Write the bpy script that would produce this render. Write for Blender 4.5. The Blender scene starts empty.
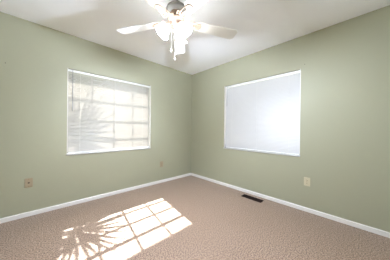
import bpy, bmesh, math, random
from mathutils import Vector, Matrix
random.seed(7)
S = bpy.context.scene
C = S.collection
PI = math.pi

# ------------------------------------------------------------------ camera
F_PX, YAW, PITCH, ROLL = 160.54, 0.8094, -0.0019, 0.0109
fw = Vector((math.cos(PITCH)*math.cos(YAW), math.cos(PITCH)*math.sin(YAW), math.sin(PITCH)))
rt = fw.cross(Vector((0, 0, 1))).normalized(); up = rt.cross(fw)
rr = rt*math.cos(ROLL) + up*math.sin(ROLL); uu = up*math.cos(ROLL) - rt*math.sin(ROLL)
cd = bpy.data.cameras.new('camera'); cam = bpy.data.objects.new('camera', cd); C.objects.link(cam)
M = Matrix((rr, uu, -fw)).transposed().to_4x4(); M.translation = Vector((-2.6373, -2.8895, 1.107))
cam.matrix_world = M
cd.sensor_width = 36.0; cd.lens = F_PX*36.0/390.0; cd.clip_start = 0.02
S.camera = cam

# ------------------------------------------------------------------ light
SUN = Vector((-0.139, -1.0, -1.15)).normalized()
w = bpy.data.worlds.new('sky'); S.world = w; w.use_nodes = True
nt = w.node_tree; nt.nodes.clear()
sky = nt.nodes.new('ShaderNodeTexSky'); sky.sky_type = 'NISHITA'; sky.sun_disc = False
sky.sun_elevation = math.asin(-SUN.z); sky.sun_rotation = math.atan2(-SUN.x, -SUN.y)
sky.air_density = 1.0; sky.dust_density = 2.5; sky.ozone_density = 1.0
hsv = nt.nodes.new('ShaderNodeHueSaturation'); hsv.inputs['Saturation'].default_value = 0.7
bg = nt.nodes.new('ShaderNodeBackground'); bg.inputs['Strength'].default_value = 0.12
wo = nt.nodes.new('ShaderNodeOutputWorld')
nt.links.new(sky.outputs[0], hsv.inputs['Color']); nt.links.new(hsv.outputs[0], bg.inputs['Color'])
nt.links.new(bg.outputs[0], wo.inputs['Surface'])
sl = bpy.data.lights.new('sun', 'SUN'); sl.energy = 42.0; sl.angle = math.radians(0.53); sl.color = (1, 0.97, 0.95)
so = bpy.data.objects.new('sun', sl); C.objects.link(so); so.rotation_euler = SUN.to_track_quat('-Z', 'Y').to_euler()
so.location = (-1.5, 4, 6)
LAMP_W = 90.0          # each of the fan's bulbs
SHADE_GLOW = 30.0
S.view_settings.view_transform = 'Standard'; S.view_settings.look = 'None'
S.view_settings.gamma = 1.0; S.view_settings.use_curve_mapping = False
S.view_settings.exposure = 0.1
try:
    S.cycles.max_bounces = 16; S.cycles.diffuse_bounces = 10; S.cycles.transparent_max_bounces = 24
    S.cycles.transmission_bounces = 8; S.cycles.sample_clamp_indirect = 6.0; S.cycles.use_denoising = True
except Exception: pass

# ------------------------------------------------------------------ materials
def lin(c):
    return tuple(((v/255)/12.92 if v/255 <= .04045 else ((v/255+.055)/1.055)**2.4) for v in c) + (1,)
def mat(name, rgb, rough=.5, metal=0, bump=0, bscale=200, var=0, vscale=6, spec=.5):
    m = bpy.data.materials.new(name); m.use_nodes = True; n = m.node_tree; b = n.nodes['Principled BSDF']
    b.inputs['Roughness'].default_value = rough; b.inputs['Metallic'].default_value = metal
    b.inputs['Specular IOR Level'].default_value = spec
    tc = n.nodes.new('ShaderNodeTexCoord')
    nz = n.nodes.new('ShaderNodeTexNoise'); nz.inputs['Scale'].default_value = vscale; nz.inputs['Detail'].default_value = 3
    n.links.new(tc.outputs['Object'], nz.inputs['Vector'])
    mx = n.nodes.new('ShaderNodeMix'); mx.data_type = 'RGBA'
    c = lin(rgb); mx.inputs[6].default_value = tuple(v*(1-var) for v in c[:3])+(1,)
    mx.inputs[7].default_value = tuple(min(1, v*(1+var)) for v in c[:3])+(1,)
    n.links.new(nz.outputs['Fac'], mx.inputs[0]); n.links.new(mx.outputs[2], b.inputs['Base Color'])
    if bump:
        n2 = n.nodes.new('ShaderNodeTexNoise'); n2.inputs['Scale'].default_value = bscale; n2.inputs['Detail'].default_value = 2
        n.links.new(tc.outputs['Object'], n2.inputs['Vector'])
        bp = n.nodes.new('ShaderNodeBump'); bp.inputs['Strength'].default_value = bump; bp.inputs['Distance'].default_value = .002
        n.links.new(n2.outputs['Fac'], bp.inputs['Height']); n.links.new(bp.outputs[0], b.inputs['Normal'])
    return m
def mat_translucent(name, rgb, trans=.4, rough=.4, emit=0, ecol=(1, 1, 1, 1)):
    m = mat(name, rgb, rough, var=.01); n = m.node_tree; b = n.nodes['Principled BSDF']
    out = [x for x in n.nodes if x.type == 'OUTPUT_MATERIAL'][0]
    t = n.nodes.new('ShaderNodeBsdfTranslucent'); t.inputs['Color'].default_value = lin(rgb)
    ms = n.nodes.new('ShaderNodeMixShader'); ms.inputs[0].default_value = trans
    n.links.new(b.outputs[0], ms.inputs[1]); n.links.new(t.outputs[0], ms.inputs[2])
    if emit:
        b.inputs['Emission Color'].default_value = ecol; b.inputs['Emission Strength'].default_value = emit
    n.links.new(ms.outputs[0], out.inputs['Surface'])
    return m
def mat_emit(name, rgb, s):
    m = bpy.data.materials.new(name); m.use_nodes = True; b = m.node_tree.nodes['Principled BSDF']
    b.inputs['Base Color'].default_value = lin(rgb); b.inputs['Emission Color'].default_value = lin(rgb)
    b.inputs['Emission Strength'].default_value = s
    return m
def mat_glass():
    m = bpy.data.materials.new('window_glass'); m.use_nodes = True; n = m.node_tree; n.nodes.clear()
    o = n.nodes.new('ShaderNodeOutputMaterial'); t = n.nodes.new('ShaderNodeBsdfTransparent'); g = n.nodes.new('ShaderNodeBsdfGlossy')
    g.inputs['Roughness'].default_value = .02; t.inputs['Color'].default_value = (.95, .97, .96, 1)
    mx = n.nodes.new('ShaderNodeMixShader'); mx.inputs[0].default_value = .05
    n.links.new(t.outputs[0], mx.inputs[1]); n.links.new(g.outputs[0], mx.inputs[2])
    n.links.new(mx.outputs[0], o.inputs['Surface'])
    return m
def mat_carpet():
    m = mat('beige_carpet_pile', (172, 142, 124), .6, spec=.5); n = m.node_tree; b = n.nodes['Principled BSDF']
    tc = [x for x in n.nodes if x.type == 'TEX_COORD'][0]
    def noise(sc, det=2):
        z = n.nodes.new('ShaderNodeTexNoise'); z.inputs['Scale'].default_value = sc; z.inputs['Detail'].default_value = det
        z.inputs['Roughness'].default_value = .7
        n.links.new(tc.outputs['Object'], z.inputs['Vector']); return z
    a = noise(95); r = n.nodes.new('ShaderNodeValToRGB')
    r.color_ramp.elements[0].position = .42; r.color_ramp.elements[0].color = lin(CARPET[0])
    r.color_ramp.elements[1].position = .58; r.color_ramp.elements[1].color = lin(CARPET[2])
    e = r.color_ramp.elements.new(.5); e.color = lin(CARPET[1])
    n.links.new(a.outputs['Fac'], r.inputs['Fac'])
    big = noise(2.2); mx = n.nodes.new('ShaderNodeMix'); mx.data_type = 'RGBA'; mx.blend_type = 'MULTIPLY'
    r2 = n.nodes.new('ShaderNodeValToRGB'); r2.color_ramp.elements[0].color = (.9, .88, .86, 1); r2.color_ramp.elements[1].color = (1, 1, 1, 1)
    n.links.new(big.outputs['Fac'], r2.inputs['Fac']); mx.inputs[0].default_value = 1
    n.links.new(r.outputs[0], mx.inputs[6]); n.links.new(r2.outputs[0], mx.inputs[7]); n.links.new(mx.outputs[2], b.inputs['Base Color'])
    bp = n.nodes.new('ShaderNodeBump'); bp.inputs['Strength'].default_value = .45; bp.inputs['Distance'].default_value = .004
    h = noise(250); n.links.new(h.outputs['Fac'], bp.inputs['Height']); n.links.new(bp.outputs[0], b.inputs['Normal'])
    b.inputs['Sheen Weight'].default_value = .35
    return m
CARPET = ((92, 68, 50), (142, 114, 93), (180, 155, 136))
M_WALL = mat('sage_green_paint', (166, 165, 142), .55, bump=.12, bscale=260, var=.012, vscale=1.5, spec=.35)
M_CEIL = mat('white_ceiling_paint', (250, 251, 255), .8, bump=.2, bscale=120, var=.01, spec=.2)
M_TRIM = mat('white_gloss_trim', (232, 228, 224), .35, var=.01)
M_SILL = mat('pale_marble_sill', (192, 191, 188), .25, var=.08, vscale=14)
M_CARPET = mat_carpet()
M_FRAME = mat('white_window_frame', (225, 225, 222), .4, var=.01)
M_GLASS = mat_glass()
M_SLAT = mat_translucent('blind_slat_dimmed', (184, 178, 171), .13, .4)  # same slats as the right blind, colour darkened for its dimmer light
M_SLAT_R = mat_translucent('blind_slat_brightened', (202, 201, 202), .16, .4)  # same slat material, brighter daylight put into its colour and translucency
M_RAIL = mat('white_blind_rail', (238, 238, 238), .35, var=.01)
M_CORD = mat('pale_cord', (225, 225, 222), .7)
M_WAND = mat('grey_clear_wand', (150, 152, 155), .25)
M_DARK = mat('dark_grey_plastic', (70, 70, 72), .5)
M_TAN = mat('aged_tan_plastic', (166, 150, 124), .45, var=.03)
M_IVORY = mat('ivory_plastic', (200, 192, 164), .4, var=.02)
M_SLOT = mat('dark_socket_slots', (60, 48, 36), .6)
M_BRASS = mat('worn_brass', (150, 120, 70), .35, .9)
M_VENT = mat('dark_brown_metal', (34, 15, 8), .8, 0, var=.1, vscale=40, spec=.15)
M_DUCT = mat('black_duct', (14, 10, 8), .9)
M_FANW = mat('white_fan_enamel', (232, 230, 226), .45, var=.01)
M_FANG = mat('grey_white_housing', (140, 138, 135), .5, 0, var=.02)
M_FANP = mat('cream_fan_metal', (176, 150, 134), .5, 0, var=.03, vscale=30)
M_STEEL = mat('dark_steel_rod', (80, 80, 78), .35, .8)
M_SHADE = mat_translucent('frosted_glass_shade', (250, 248, 244), .4, .2, SHADE_GLOW, (.84, .92, 1, 1))
M_BULB = mat_emit('lit_bulb', (255, 244, 224), 12)
M_LEAF = mat('palm_leaf_green', (86, 112, 52), .45, var=.25, vscale=9)
M_BARK = mat('palm_trunk_bark', (120, 100, 78), .9, bump=.8, bscale=30, var=.25, vscale=12)
M_LAWN = mat('green_lawn_yard', (104, 116, 78), .95, bump=.5, bscale=40, var=.2, vscale=20)
M_BOUNCE = mat('pale_bounce_ground', (226, 226, 226), .9, bump=.2, bscale=60, var=.04)
M_STUCCO = mat('white_stucco', (226, 224, 216), .9, bump=.4, bscale=60, var=.02)

# ------------------------------------------------------------------ helpers
def bx(bm, x0, x1, y0, y1, z0, z1):
    vs = [bm.verts.new(p) for p in ((x0,y0,z0),(x1,y0,z0),(x1,y1,z0),(x0,y1,z0),(x0,y0,z1),(x1,y0,z1),(x1,y1,z1),(x0,y1,z1))]
    for f in ((0,3,2,1),(4,5,6,7),(0,1,5,4),(1,2,6,5),(2,3,7,6),(3,0,4,7)): bm.faces.new([vs[i] for i in f])
def lathe(bm, prof, seg=24, mtx=None, cap=True):
    mtx = mtx or Matrix(); rings = []
    for r, z in prof:
        rings.append([bm.verts.new(mtx @ Vector((r*math.cos(2*PI*k/seg), r*math.sin(2*PI*k/seg), z))) for k in range(seg)])
    for a, b in zip(rings, rings[1:]):
        for k in range(seg): bm.faces.new((a[k], a[(k+1) % seg], b[(k+1) % seg], b[k]))
    if cap:
        bm.faces.new(rings[0][::-1]); bm.faces.new(rings[-1])
def tube(bm, pts, r, seg=8, r1=None):
    pts = [Vector(p) for p in pts]; r1 = r if r1 is None else r1; rings = []
    for i, p in enumerate(pts):
        d = (pts[min(i+1, len(pts)-1)] - pts[max(i-1, 0)]).normalized()
        a = d.cross(Vector((0, 0, 1)));  a = a.normalized() if a.length > .05 else Vector((1, 0, 0))
        b = d.cross(a).normalized(); q = r + (r1-r)*i/(len(pts)-1)
        rings.append([bm.verts.new(p + (a*math.cos(2*PI*k/seg) + b*math.sin(2*PI*k/seg))*q) for k in range(seg)])
    for a, b in zip(rings, rings[1:]):
        for k in range(seg): bm.faces.new((a[k], a[(k+1) % seg], b[(k+1) % seg], b[k]))
    bm.faces.new(rings[0][::-1]); bm.faces.new(rings[-1])
def obj(name, bm, m, parent=None, smooth=False, bevel=0):
    bmesh.ops.recalc_face_normals(bm, faces=bm.faces)
    me = bpy.data.meshes.new(name); bm.to_mesh(me); bm.free(); me.materials.append(m)
    o = bpy.data.objects.new(name, me); C.objects.link(o)
    if parent: o.parent = parent
    if smooth:
        for p in me.polygons: p.use_smooth = True
    if bevel:
        b = o.modifiers.new('bevel', 'BEVEL'); b.width = bevel; b.segments = 2; b.limit_method = 'ANGLE'
    return o
def boxes(name, m, lst, parent=None, bevel=0):
    bm = bmesh.new()
    for b in lst: bx(bm, *b)
    return obj(name, bm, m, parent, bevel=bevel)
def thing(name, label, cat, loc=(0, 0, 0), rz=0, group=None, kind=None):
    o = bpy.data.objects.new(name, None); C.objects.link(o); o.location = loc; o.rotation_euler = (0, 0, rz); o.empty_display_size = .1
    if label: o['label'] = label
    if cat: o['category'] = cat
    if group: o['group'] = group
    if kind: o['kind'] = kind
    return o
def tag(o, label, cat, group=None):
    o['label'] = label; o['category'] = cat
    if group: o['group'] = group
    return o
def struct(o, label=None, cat=None):
    o['kind'] = 'structure'
    if label: o['label'] = label
    if cat: o['category'] = cat
    return o

# ------------------------------------------------------------------ room shell
# corner at the origin; left wall is the plane y=0 (room at y<0), right wall the plane x=0 (room at x<0)
RX, RY, H, T = -3.45, -3.3, 2.44, .16
L0, L1, LZ0, LZ1 = -2.381, -1.092, .725, 1.962        # left window opening
R0, R1, RZ0, RZ1 = -2.272, -.967, .739, 1.984         # right window opening (y)
struct(boxes('floor', M_CARPET, [(RX-.1, T, RY-.1, T, -.12, 0)]), 'speckled beige pile carpet covering the whole room floor', 'floor')
struct(boxes('ceiling', M_CEIL, [(RX-.1, T, RY-.1, T, H, H+.1)]), 'plain white ceiling that carries the fan', 'ceiling')
struct(boxes('wall_left', M_WALL, [(RX-.1, L0, 0, T, 0, H), (L1, T, 0, T, 0, H), (L0, L1, 0, T, 0, LZ0), (L0, L1, 0, T, LZ1, H)]),
       'sage green wall with the sunlit window', 'wall')
struct(boxes('wall_right', M_WALL, [(0, T, RY-.1, R0, 0, H), (0, T, R1, 0, 0, H), (0, T, R0, R1, 0, RZ0), (0, T, R0, R1, RZ1, H)]),
       'sage green wall with the closed white blind', 'wall')
struct(boxes('wall_back', M_WALL, [(RX-.1, RX, RY-.1, 0, 0, H)]), 'sage green wall behind the camera to the left', 'wall')
struct(boxes('wall_near', M_WALL, [(RX, 0, RY-.1, RY, 0, H)]), 'sage green wall behind the camera to the right', 'wall')
BH, BT = .055, .010
def baseboard(name, pts, label):
    # small profile: flat face with eased top
    (x0, y0), (x1, y1), (nx, ny) = pts
    bm = bmesh.new(); prof = [(0, 0), (BT, 0), (BT, BH-.008), (BT-.004, BH-.002), (BT-.008, BH), (0, BH)]
    a = [bm.verts.new((x0+nx*d, y0+ny*d, z)) for d, z in prof]; b = [bm.verts.new((x1+nx*d, y1+ny*d, z)) for d, z in prof]
    for i in range(6): bm.faces.new((a[i], a[(i+1) % 6], b[(i+1) % 6], b[i]))
    bm.faces.new(a[::-1]); bm.faces.new(b)
    struct(obj(name, bm, M_TRIM), label, 'baseboard')
baseboard('baseboard_left', ((RX, 0), (0, 0), (0, -1)), 'white baseboard along the wall with the sunlit window')
baseboard('baseboard_right', ((0, RY), (0, -BT), (-1, 0)), 'white baseboard along the wall with the closed blind')
baseboard('baseboard_back', ((RX, RY), (RX, -BT), (1, 0)), 'white baseboard behind the camera to the left')
baseboard('baseboard_near', ((RX+BT, RY), (-BT, RY), (0, 1)), 'white baseboard behind the camera to the right')
# outside: eaves over both windows and the yard
struct(boxes('trim_1', M_STUCCO, [(RX-.6, .7, T, .67, 2.50, 2.58), (RX-.6, .7, .64, .67, 2.50, 2.62)]), 'roof overhang outside above the left window', 'eave')
struct(boxes('trim_2', M_STUCCO, [(T, .7, RY-.6, T, 2.50, 2.58)]), 'roof overhang outside above the right window', 'eave')
struct(boxes('bounce_ground', M_BOUNCE, [(T, 9, -9, T, -.3, -.1)]), 'added pale ground, out of view, bouncing sunlight onto the right window', 'bounce_ground')  # unseen slab added to bounce sunlight up at the right blind
struct(boxes('ground', M_LAWN, [(-14, 14, T, 14, -.3, -.12)]), 'grassy yard outside the windows', 'ground')

# ------------------------------------------------------------------ windows (local frame: x along wall, y outward)
def window(name, label, width, z0, z1, origin, rz):
    root = thing(name, label, 'window', origin, rz, kind='structure')
    t = .005
    sill_h = .020
    boxes('sill', M_SILL, [(-.006, width+.006, -.014, 0, z0-.001, z0+sill_h), (0, width, 0, .125, z0, z0+sill_h)], root, bevel=.003)
    boxes('reveal', M_TRIM, [(0, t, .0005, .125, z0+sill_h, z1), (width-t, width, .0005, .125, z0+sill_h, z1)], root)
    boxes('head_reveal', M_WALL, [(t, width-t, .0005, .125, z1-t, z1)], root)
    gy = .125; b = .026; zb = z0+sill_h
    boxes('window_frame', M_FRAME, [(0, b, gy, gy+.03, zb, z1), (width-b, width, gy, gy+.03, zb, z1), (b, width-b, gy, gy+.03, zb, zb+b), (b, width-b, gy, gy+.03, z1-b, z1)], root, bevel=.002)
    gl = []
    n = 4
    for k in range(1, n): gl.append((width*k/n-.010, width*k/n+.010, gy+.004, gy+.026, zb+b, z1-b))
    for z, hw in ((1.648, .015), (1.342, .010), (1.036, .010)): gl.append((b, width-b, gy+.005, gy+.025, z-hw, z+hw))
    boxes('muntins', M_FRAME, gl, root)
    boxes('pane', M_GLASS, [(b, width-b, gy+.0135, gy+.0165, zb+b, z1-b)], root)
    return root
window('window_1', 'white gridded window in the left wall behind the sunlit blind', L1-L0, LZ0, LZ1, (L0, 0, 0), 0)
window('window_2', 'white gridded window in the right wall behind the closed blind', R1-R0, RZ0, RZ1, (0, R1, 0), -PI/2)

def blind(label, width, z0, z1, origin, rz, tilt, wand_len, slat):
    root = thing('window_blind', label, 'blind', origin, rz)
    zt = z1-.005; zb = z0+.020; y = .046; e = .008
    boxes('headrail', M_RAIL, [(e, width-e, y-.014, y+.014, zt-.026, zt)], root, bevel=.002)
    boxes('bottom_rail', M_RAIL, [(e, width-e, y-.011, y+.011, zb+.002, zb+.014)], root, bevel=.003)
    bm = bmesh.new(); pitch = .0205; z = zb+.026
    ca, sa = math.cos(tilt), math.sin(tilt)
    while z < zt-.034:
        rows = []
        jt = random.gauss(0, .0008)
        for s, h in ((-.0125, 0), (-.0062, .0013), (0, .0018), (.0062, .0013), (.0125, 0)):
            # crowned slat section, outer edge raised
            yy = y + s*ca - h*sa; zz = z + s*sa + h*ca
            rows.append([bm.verts.new((xx, yy, zz + jt*(xx/width-.5))) for xx in (e+.003, width*.25, width*.5, width*.75, width-e-.003)])
        for a, b in zip(rows, rows[1:]):
            for i in range(4): bm.faces.new((a[i], a[i+1], b[i+1], b[i]))
        z += pitch
    o = obj('slats', bm, slat, root, smooth=True)
    bm = bmesh.new()
    for fx in (.12, .5, .88):
        for dy in (-.0125, .0125): bx(bm, width*fx-.0008, width*fx+.0008, y+dy-.0006, y+dy+.0006, zb+.012, zt-.02)
    obj('ladder_cords', bm, M_CORD, root)
    bm = bmesh.new(); wx = .062 if wand_len > .5 else .045
    tube(bm, [(wx, y-.020, zt-.016), (wx, y-.024, zt-.05), (wx, y-.024, zt-wand_len)], .004, 6)
    tube(bm, [(wx, y-.012, zt-.016), (wx, y-.022, zt-.016)], .004, 6)
    obj('tilt_wand', bm, M_WAND, root)
    for xx in (.004, width-.016):
        boxes('hold_down_bracket', M_DARK, [(xx+.001, xx+.011, y-.017, y-.011, zb, zb+.016), (xx+.001, xx+.011, y-.017, y+.010, zb, zb+.002)], root)
    return root
blind('white slatted blind glowing with grid and palm frond shadows, left wall', L1-L0, LZ0, LZ1, (L0, 0, 0), 0, math.radians(60), .60, M_SLAT)
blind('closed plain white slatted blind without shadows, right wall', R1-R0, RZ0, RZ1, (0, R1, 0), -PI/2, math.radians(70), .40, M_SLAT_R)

# ------------------------------------------------------------------ outside palm that throws the frond shadows
def frond(root, foot, hub, axis, R, seg=27, spread=250, facing=None, droop=.12, split=.42):
    """fan frond: curved stalk from foot to hub, then folded pleats joined near the hub and split into fingers"""
    foot, hub, axis = Vector(foot), Vector(hub), Vector(axis).normalized()
    nrm = Vector(facing or (.13, .65, .75)).normalized(); axis = (axis - nrm*axis.dot(nrm)).normalized(); side = nrm.cross(axis)
    bm = bmesh.new(); mid = (foot+hub)*.5 + Vector((0, 0, .12))
    tube(bm, [foot*(1-t)**2 + mid*2*t*(1-t) + hub*t*t for t in [k/12 for k in range(13)]], .014, 6, .008)
    da = math.radians(spread)/seg
    for k in range(seg):
        a = math.radians(-spread/2) + da*(k+.5) + random.uniform(-.03, .03)
        L = R*(.72+.28*math.cos(a*.55))*random.uniform(.93, 1.05)
        o = axis*math.cos(a) + side*math.sin(a); wd = nrm.cross(o).normalized(); prev = None
        bend = random.uniform(-.05, .05)
        for j in range(8):
            u = j/7; q = hub + o*L*u + wd*bend*L*u*u*(1 if u > split else .3) + Vector((0, 0, -droop*L*max(0, u-split)**2*3))
            full = math.tan(da/2)*L*u*1.06
            hw = full if u <= split else max(.0015, math.tan(da/2)*L*split*(1-(u-split)/(1-split))**.8*.92)
            ring = [bm.verts.new(q-wd*hw - nrm*hw*.35), bm.verts.new(q + nrm*hw*.35), bm.verts.new(q+wd*hw - nrm*hw*.35)]
            if prev:
                bm.faces.new((prev[0], prev[1], ring[1], ring[0])); bm.faces.new((prev[1], prev[2], ring[2], ring[1]))
            prev = ring
    return obj('frond', bm, M_LEAF, root)
palm = thing('palm_tree', 'fan palm with splayed green fronds outside beyond the left window blind', 'palm', (0, 0, 0))
bm = bmesh.new()
lathe(bm, [(.15 - .02*z + (.012 if i % 2 else 0), z) for i, z in enumerate([-.13+.11*k for k in range(21)])], 14, Matrix.Translation((-3.35, 1.35, 0)))
obj('trunk', bm, M_BARK, palm)
CR = (-3.30, 1.35, 2.02)
frond(palm, CR, (-2.12, 1.08, 2.12), (1, -.30, .34), .64)
frond(palm, CR, (-2.50, 1.45, 2.36), (1, .1, -.30), .72, droop=.2)
frond(palm, CR, (-2.9, 2.2, 2.9), (.5, 1, .6), .8, facing=(.2, .4, .9))
frond(palm, CR, (-3.9, 2.2, 2.8), (-.6, 1, .4), .8, facing=(-.3, .3, .9))
frond(palm, CR, (-4.3, 1.4, 2.6), (-1, 0, .2), .8, facing=(-.3, 0, .9))
frond(palm, CR, (-3.9, .95, 2.0), (-1, -.1, -.3), .6, facing=(-.5, -.1, .8))
frond(palm, CR, (-3.2, 2.5, 2.3), (.1, 1, -.2), .75, facing=(0, .5, .8))

# ------------------------------------------------------------------ ceiling fan
FC = Vector((-1.698, -1.624, 0))
fan = thing('ceiling_fan', 'white five-blade ceiling fan with lit frosted glass lamps', 'ceiling fan', (FC.x, FC.y, H))
def fl(prof, name, m, parent=fan, seg=28, **k):
    bm = bmesh.new(); lathe(bm, [(r, z-H) for r, z in prof], seg, **k); return obj(name, bm, m, parent, smooth=True)
fl([(.060, 2.440), (.062, 2.425), (.050, 2.400), (.022, 2.388), (.016, 2.380)], 'canopy', M_FANW)
fl([(.013, 2.395), (.013, 2.312)], 'downrod', M_STEEL, seg=12)
fl([(.018, 2.322), (.040, 2.320), (.070, 2.308), (.094, 2.286), (.100, 2.266), (.099, 2.258), (.085, 2.248), (.058, 2.238)], 'motor_housing', M_FANG)
fl([(.054, 2.240), (.060, 2.232), (.060, 2.214), (.054, 2.204), (.050, 2.198)], 'motor_collar', M_FANP)
bm = bmesh.new()
lathe(bm, [(.046, 2.200-H), (.046, 2.182-H)], 24)
for k in range(10):
    a = 2*PI*k/10; R = Matrix.Rotation(a, 4, 'Z'); b0 = len(bm.verts); bx(bm, .044, .054, -.006, .006, 2.182-H, 2.200-H)
    bm.verts.ensure_lookup_table()
    for v in bm.verts[b0:]: v.co = R @ v.co
obj('vent_ring', bm, M_STEEL, fan)
fl([(.052, 2.183), (.076, 2.176), (.080, 2.162), (.072, 2.150), (.050, 2.146), (.048, 2.128), (.040, 2.120), (.030, 2.100), (.012, 2.090), (.008, 2.078), (.003, 2.074)], 'light_fitter', M_FANP)
# one blade with its iron, then copies
BZ = 2.160-H
def blade_mesh():
    bm = bmesh.new(); r0, r1 = .205, .665; n = 16; topl = []; 
    outline = []
    for k in range(n+1):
        u = k/n; x = r0+(r1-r0)*u; hw = .054+.016*u
        if x > r1-.03: hw *= math.sqrt(max(0, 1-((x-(r1-.03))/.03)**2))*.35+.65
        if x < r0+.02: hw *= .86+.14*(x-r0)/.02
        outline.append((x, hw))
    pts = [(x, h) for x, h in outline] + [(x, -h) for x, h in outline[::-1]]
    a = [bm.verts.new((x, y, .003)) for x, y in pts]; b = [bm.verts.new((x, y, -.003)) for x, y in pts]
    bm.faces.new(a); bm.faces.new(b[::-1])
    for i in range(len(pts)): bm.faces.new((a[i], b[i], b[(i+1) % len(pts)], a[(i+1) % len(pts)]))
    return bm
def iron_mesh():
    bm = bmesh.new()
    bx(bm, .060, .150, -.011, .011, -.004, .004)
    for s in (-1, 1):
        # scrolled side arms that spread to the blade
        tube(bm, [(.085+.0*s, .004*s, -.005), (.115, .026*s, -.007), (.150, .040*s, -.008), (.190, .038*s, -.008), (.245, .030*s, -.007)], .0055, 8)
        tube(bm, [(.118+.018*math.cos(t*.7), s*(.046+.014*math.sin(t*.7)), -.007) for t in range(10)], .004, 6)
    lathe(bm, [(.034, -.009), (.036, -.006), (.030, -.003)], 18, Matrix.Translation((.225, 0, 0)))
    bx(bm, .140, .225, -.010, .010, -.009, -.004)
    return bm
b0 = obj('blade', blade_mesh(), M_FANW, fan); i0 = obj('blade_iron', iron_mesh(), M_FANP, b0)
BLADES = [(b0, i0)]
for k in range(1, 5):
    b = b0.copy(); C.objects.link(b); b.parent = fan
    i = i0.copy(); C.objects.link(i); i.parent = b
    BLADES.append((b, i))
for k, (b, i) in enumerate(BLADES):
    b.matrix_local = Matrix.Translation((0, 0, BZ)) @ Matrix.Rotation(math.radians(48+72*k), 4, 'Z') @ Matrix.Rotation(math.radians(-11), 4, 'X')
# three lamp arms with bell shades
def shade_mesh():
    bm = bmesh.new()
    prof = [(.022, 0), (.030, -.006), (.034, -.022), (.042, -.045), (.052, -.066), (.060, -.082), (.068, -.094)]
    seg = 24; rings = []
    for dr in (0, -.0025):
        for r, z in (prof if dr == 0 else prof[::-1]):
            fl_ = .0025*math.cos(0)
            rings.append([bm.verts.new(((r+dr)*(1+.03*abs(z)/.094*math.cos(8*2*PI*k/seg))*math.cos(2*PI*k/seg), (r+dr)*(1+.03*abs(z)/.094*math.cos(8*2*PI*k/seg))*math.sin(2*PI*k/seg), z)) for k in range(seg)])
    for a, b in zip(rings, rings[1:]+rings[:1]):
        for k in range(seg): bm.faces.new((a[k], a[(k+1) % seg], b[(k+1) % seg], b[k]))
    return bm
def bulb_mesh():
    bm = bmesh.new(); lathe(bm, [(.010, -.004), (.013, -.014), (.020, -.026), (.023, -.038), (.020, -.049), (.011, -.056), (.003, -.058)], 16); return bm
def holder_mesh():
    bm = bmesh.new(); lathe(bm, [(.010, .030), (.014, .020), (.024, .012), (.026, .0), (.024, -.008)], 18); return bm
CAMR = math.degrees(YAW) - 90      # world angle of the image's rightward direction
s0 = obj('lamp_shade', shade_mesh(), M_SHADE, fan, smooth=True); u0 = obj('bulb', bulb_mesh(), M_BULB, s0, smooth=True); h0 = obj('lamp_holder', holder_mesh(), M_FANP, s0, smooth=True)
LS = [s0]
for k in range(2):
    s = s0.copy(); C.objects.link(s); s.parent = fan
    for ch in (u0, h0):
        c = ch.copy(); C.objects.link(c); c.parent = s
    LS.append(s)
for k, s in enumerate(LS):
    az = math.radians(CAMR - 45 + 120*k)
    base = Matrix.Translation((0, 0, 2.108-H)) @ Matrix.Rotation(az, 4, 'Z')
    SM = base @ Matrix.Translation((.078, 0, -.018)) @ Matrix.Rotation(math.radians(-38), 4, 'Y'); s.matrix_local = SM
    bm = bmesh.new(); tube(bm, [(.025, 0, 2.118-H), (.045, 0, 2.126-H), (.060, 0, 2.118-H)], .009, 8)
    bmesh.ops.transform(bm, matrix=Matrix.Rotation(az, 4, 'Z'), verts=bm.verts); obj('lamp_arm', bm, M_FANP, fan, smooth=True)
    ld = bpy.data.lights.new('bulb_light', 'POINT'); ld.energy = LAMP_W; ld.shadow_soft_size = .014; ld.color = (.77, .86, 1.02)
    lo = bpy.data.objects.new('bulb_light', ld); C.objects.link(lo); lo.parent = fan
    lo.matrix_local = SM @ Matrix.Translation((0, 0, -.077))
for px, py, zt, zb, rb in ((-.034, .033, 2.135, 1.868, .006), (-.007, .007, 2.090, 1.790, .006)):
    bm = bmesh.new(); tube(bm, [(px, py, zt-H), (px, py, zb+.01-H)], .0010, 5); ch = obj('pull_chain', bm, M_FANW, fan)
    bm = bmesh.new(); lathe(bm, [(.002, .012), (.006, .006), (rb, 0), (.006, -.006), (.002, -.011)], 12, Matrix.Translation((px, py, zb-H))); obj('fob', bm, M_FANW, ch, smooth=True)

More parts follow.
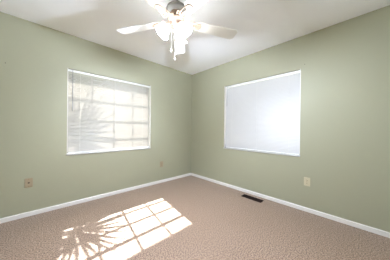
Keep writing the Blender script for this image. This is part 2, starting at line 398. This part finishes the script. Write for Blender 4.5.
# ------------------------------------------------------------------ wall plates
def plate(name, label, cat, loc, rz, m, kind, group=None):
    # local: x along wall, y into the wall
    r = thing(name, label, cat, loc, rz, group)
    boxes('cover_plate', m, [(-.036, .036, -.006, .0005, -.058, .058)], r, bevel=.003)
    if kind == 'duplex':
        for dz in (-.0195, .0195):
            bm = bmesh.new(); lathe(bm, [(.017, -.002), (.017, .0025), (.0155, .0035)], 20, Matrix.Translation((0, -.006, dz)) @ Matrix.Rotation(PI/2, 4, 'X'))
            s = obj('socket', bm, m, r)
            boxes('slots', M_SLOT, [(-.0075, -.0050, -.0102, -.0085, dz-.001, dz+.008), (.0050, .0075, -.0102, -.0085, dz-.001, dz+.008), (-.0025, .0025, -.0102, -.0085, dz-.010, dz-.005)], s)
        bm = bmesh.new(); lathe(bm, [(.0035, 0), (.0035, .0015)], 12, Matrix.Translation((0, -.006, 0)) @ Matrix.Rotation(PI/2, 4, 'X')); obj('screw', bm, M_BRASS, r)
    else:
        boxes('jack_opening', M_SLOT, [(-.0085, .0085, -.0072, -.0055, -.007, .007)], r)
        for dz in (-.042, .042):
            bm = bmesh.new(); lathe(bm, [(.0035, 0), (.0035, .0015)], 12, Matrix.Translation((0, -.006, dz)) @ Matrix.Rotation(PI/2, 4, 'X')); obj('screw', bm, M_BRASS, r)
    return r
plate('phone_jack', 'tan jack plate with dark centre on the left wall below the blind', 'wall plate', (-2.753, 0, .419), 0, M_TAN, 'jack')
plate('power_outlet', 'tan outlet low on left wall between its window and the corner', 'outlet', (-.833, 0, .384), 0, M_TAN, 'duplex')
plate('power_outlet', 'ivory outlet low on the right wall below the closed blind', 'outlet', (0, -2.362, .411), -PI/2, M_IVORY, 'duplex')

# ------------------------------------------------------------------ floor register
vx0, vx1, vy0, vy1 = -.213, -.097, -1.818, -1.480
v = thing('floor_vent', 'dark brown metal floor vent in the carpet by the right wall', 'vent', ((vx0+vx1)/2, (vy0+vy1)/2, 0))
hx, hy = (vx1-vx0)/2, (vy1-vy0)/2; b = .012
boxes('vent_frame', M_VENT, [(-hx, -hx+b, -hy, hy, 0, .005), (hx-b, hx, -hy, hy, 0, .005), (-hx+b, hx-b, -hy, -hy+b, 0, .005), (-hx+b, hx-b, hy-b, hy, 0, .005), (-.003, .003, -hy+b, hy-b, 0, .0045)], v, bevel=.0015)
boxes('duct_opening', M_DUCT, [(-hx+.01, hx-.01, -hy+.01, hy-.01, 0, .0012)], v)
bm = bmesh.new(); n = 22
for k in range(n):
    yy = -hy+b+(2*hy-2*b)*(k+.5)/n
    for sx in (-1, 1):
        x0, x1 = (sx*.003, sx*(hx-b)) if sx > 0 else (sx*(hx-b), sx*.003)
        bx(bm, x0, x1, yy-.0016, yy+.0016, .001, .0042)
obj('louvres', bm, M_VENT, v)

# ------------------------------------------------------------------ nails left in the walls
def nail(label, loc, rot):
    bm = bmesh.new(); lathe(bm, [(.0015, -.004), (.0015, .008), (.0050, .0085), (.0045, .0105)], 12, Matrix.Rotation(PI/2, 4, 'X'))
    o = obj('nail', bm, M_DARK); o.location = loc; o.rotation_euler = (0, 0, rot); tag(o, label, 'nail')
nail('tiny dark nail on the left wall above the jack plate, near the photo edge', (-2.95, 0, 1.86), 0)
nail('tiny dark nail just above the top right corner of the closed blind', (0, -2.32, 2.03), -PI/2)
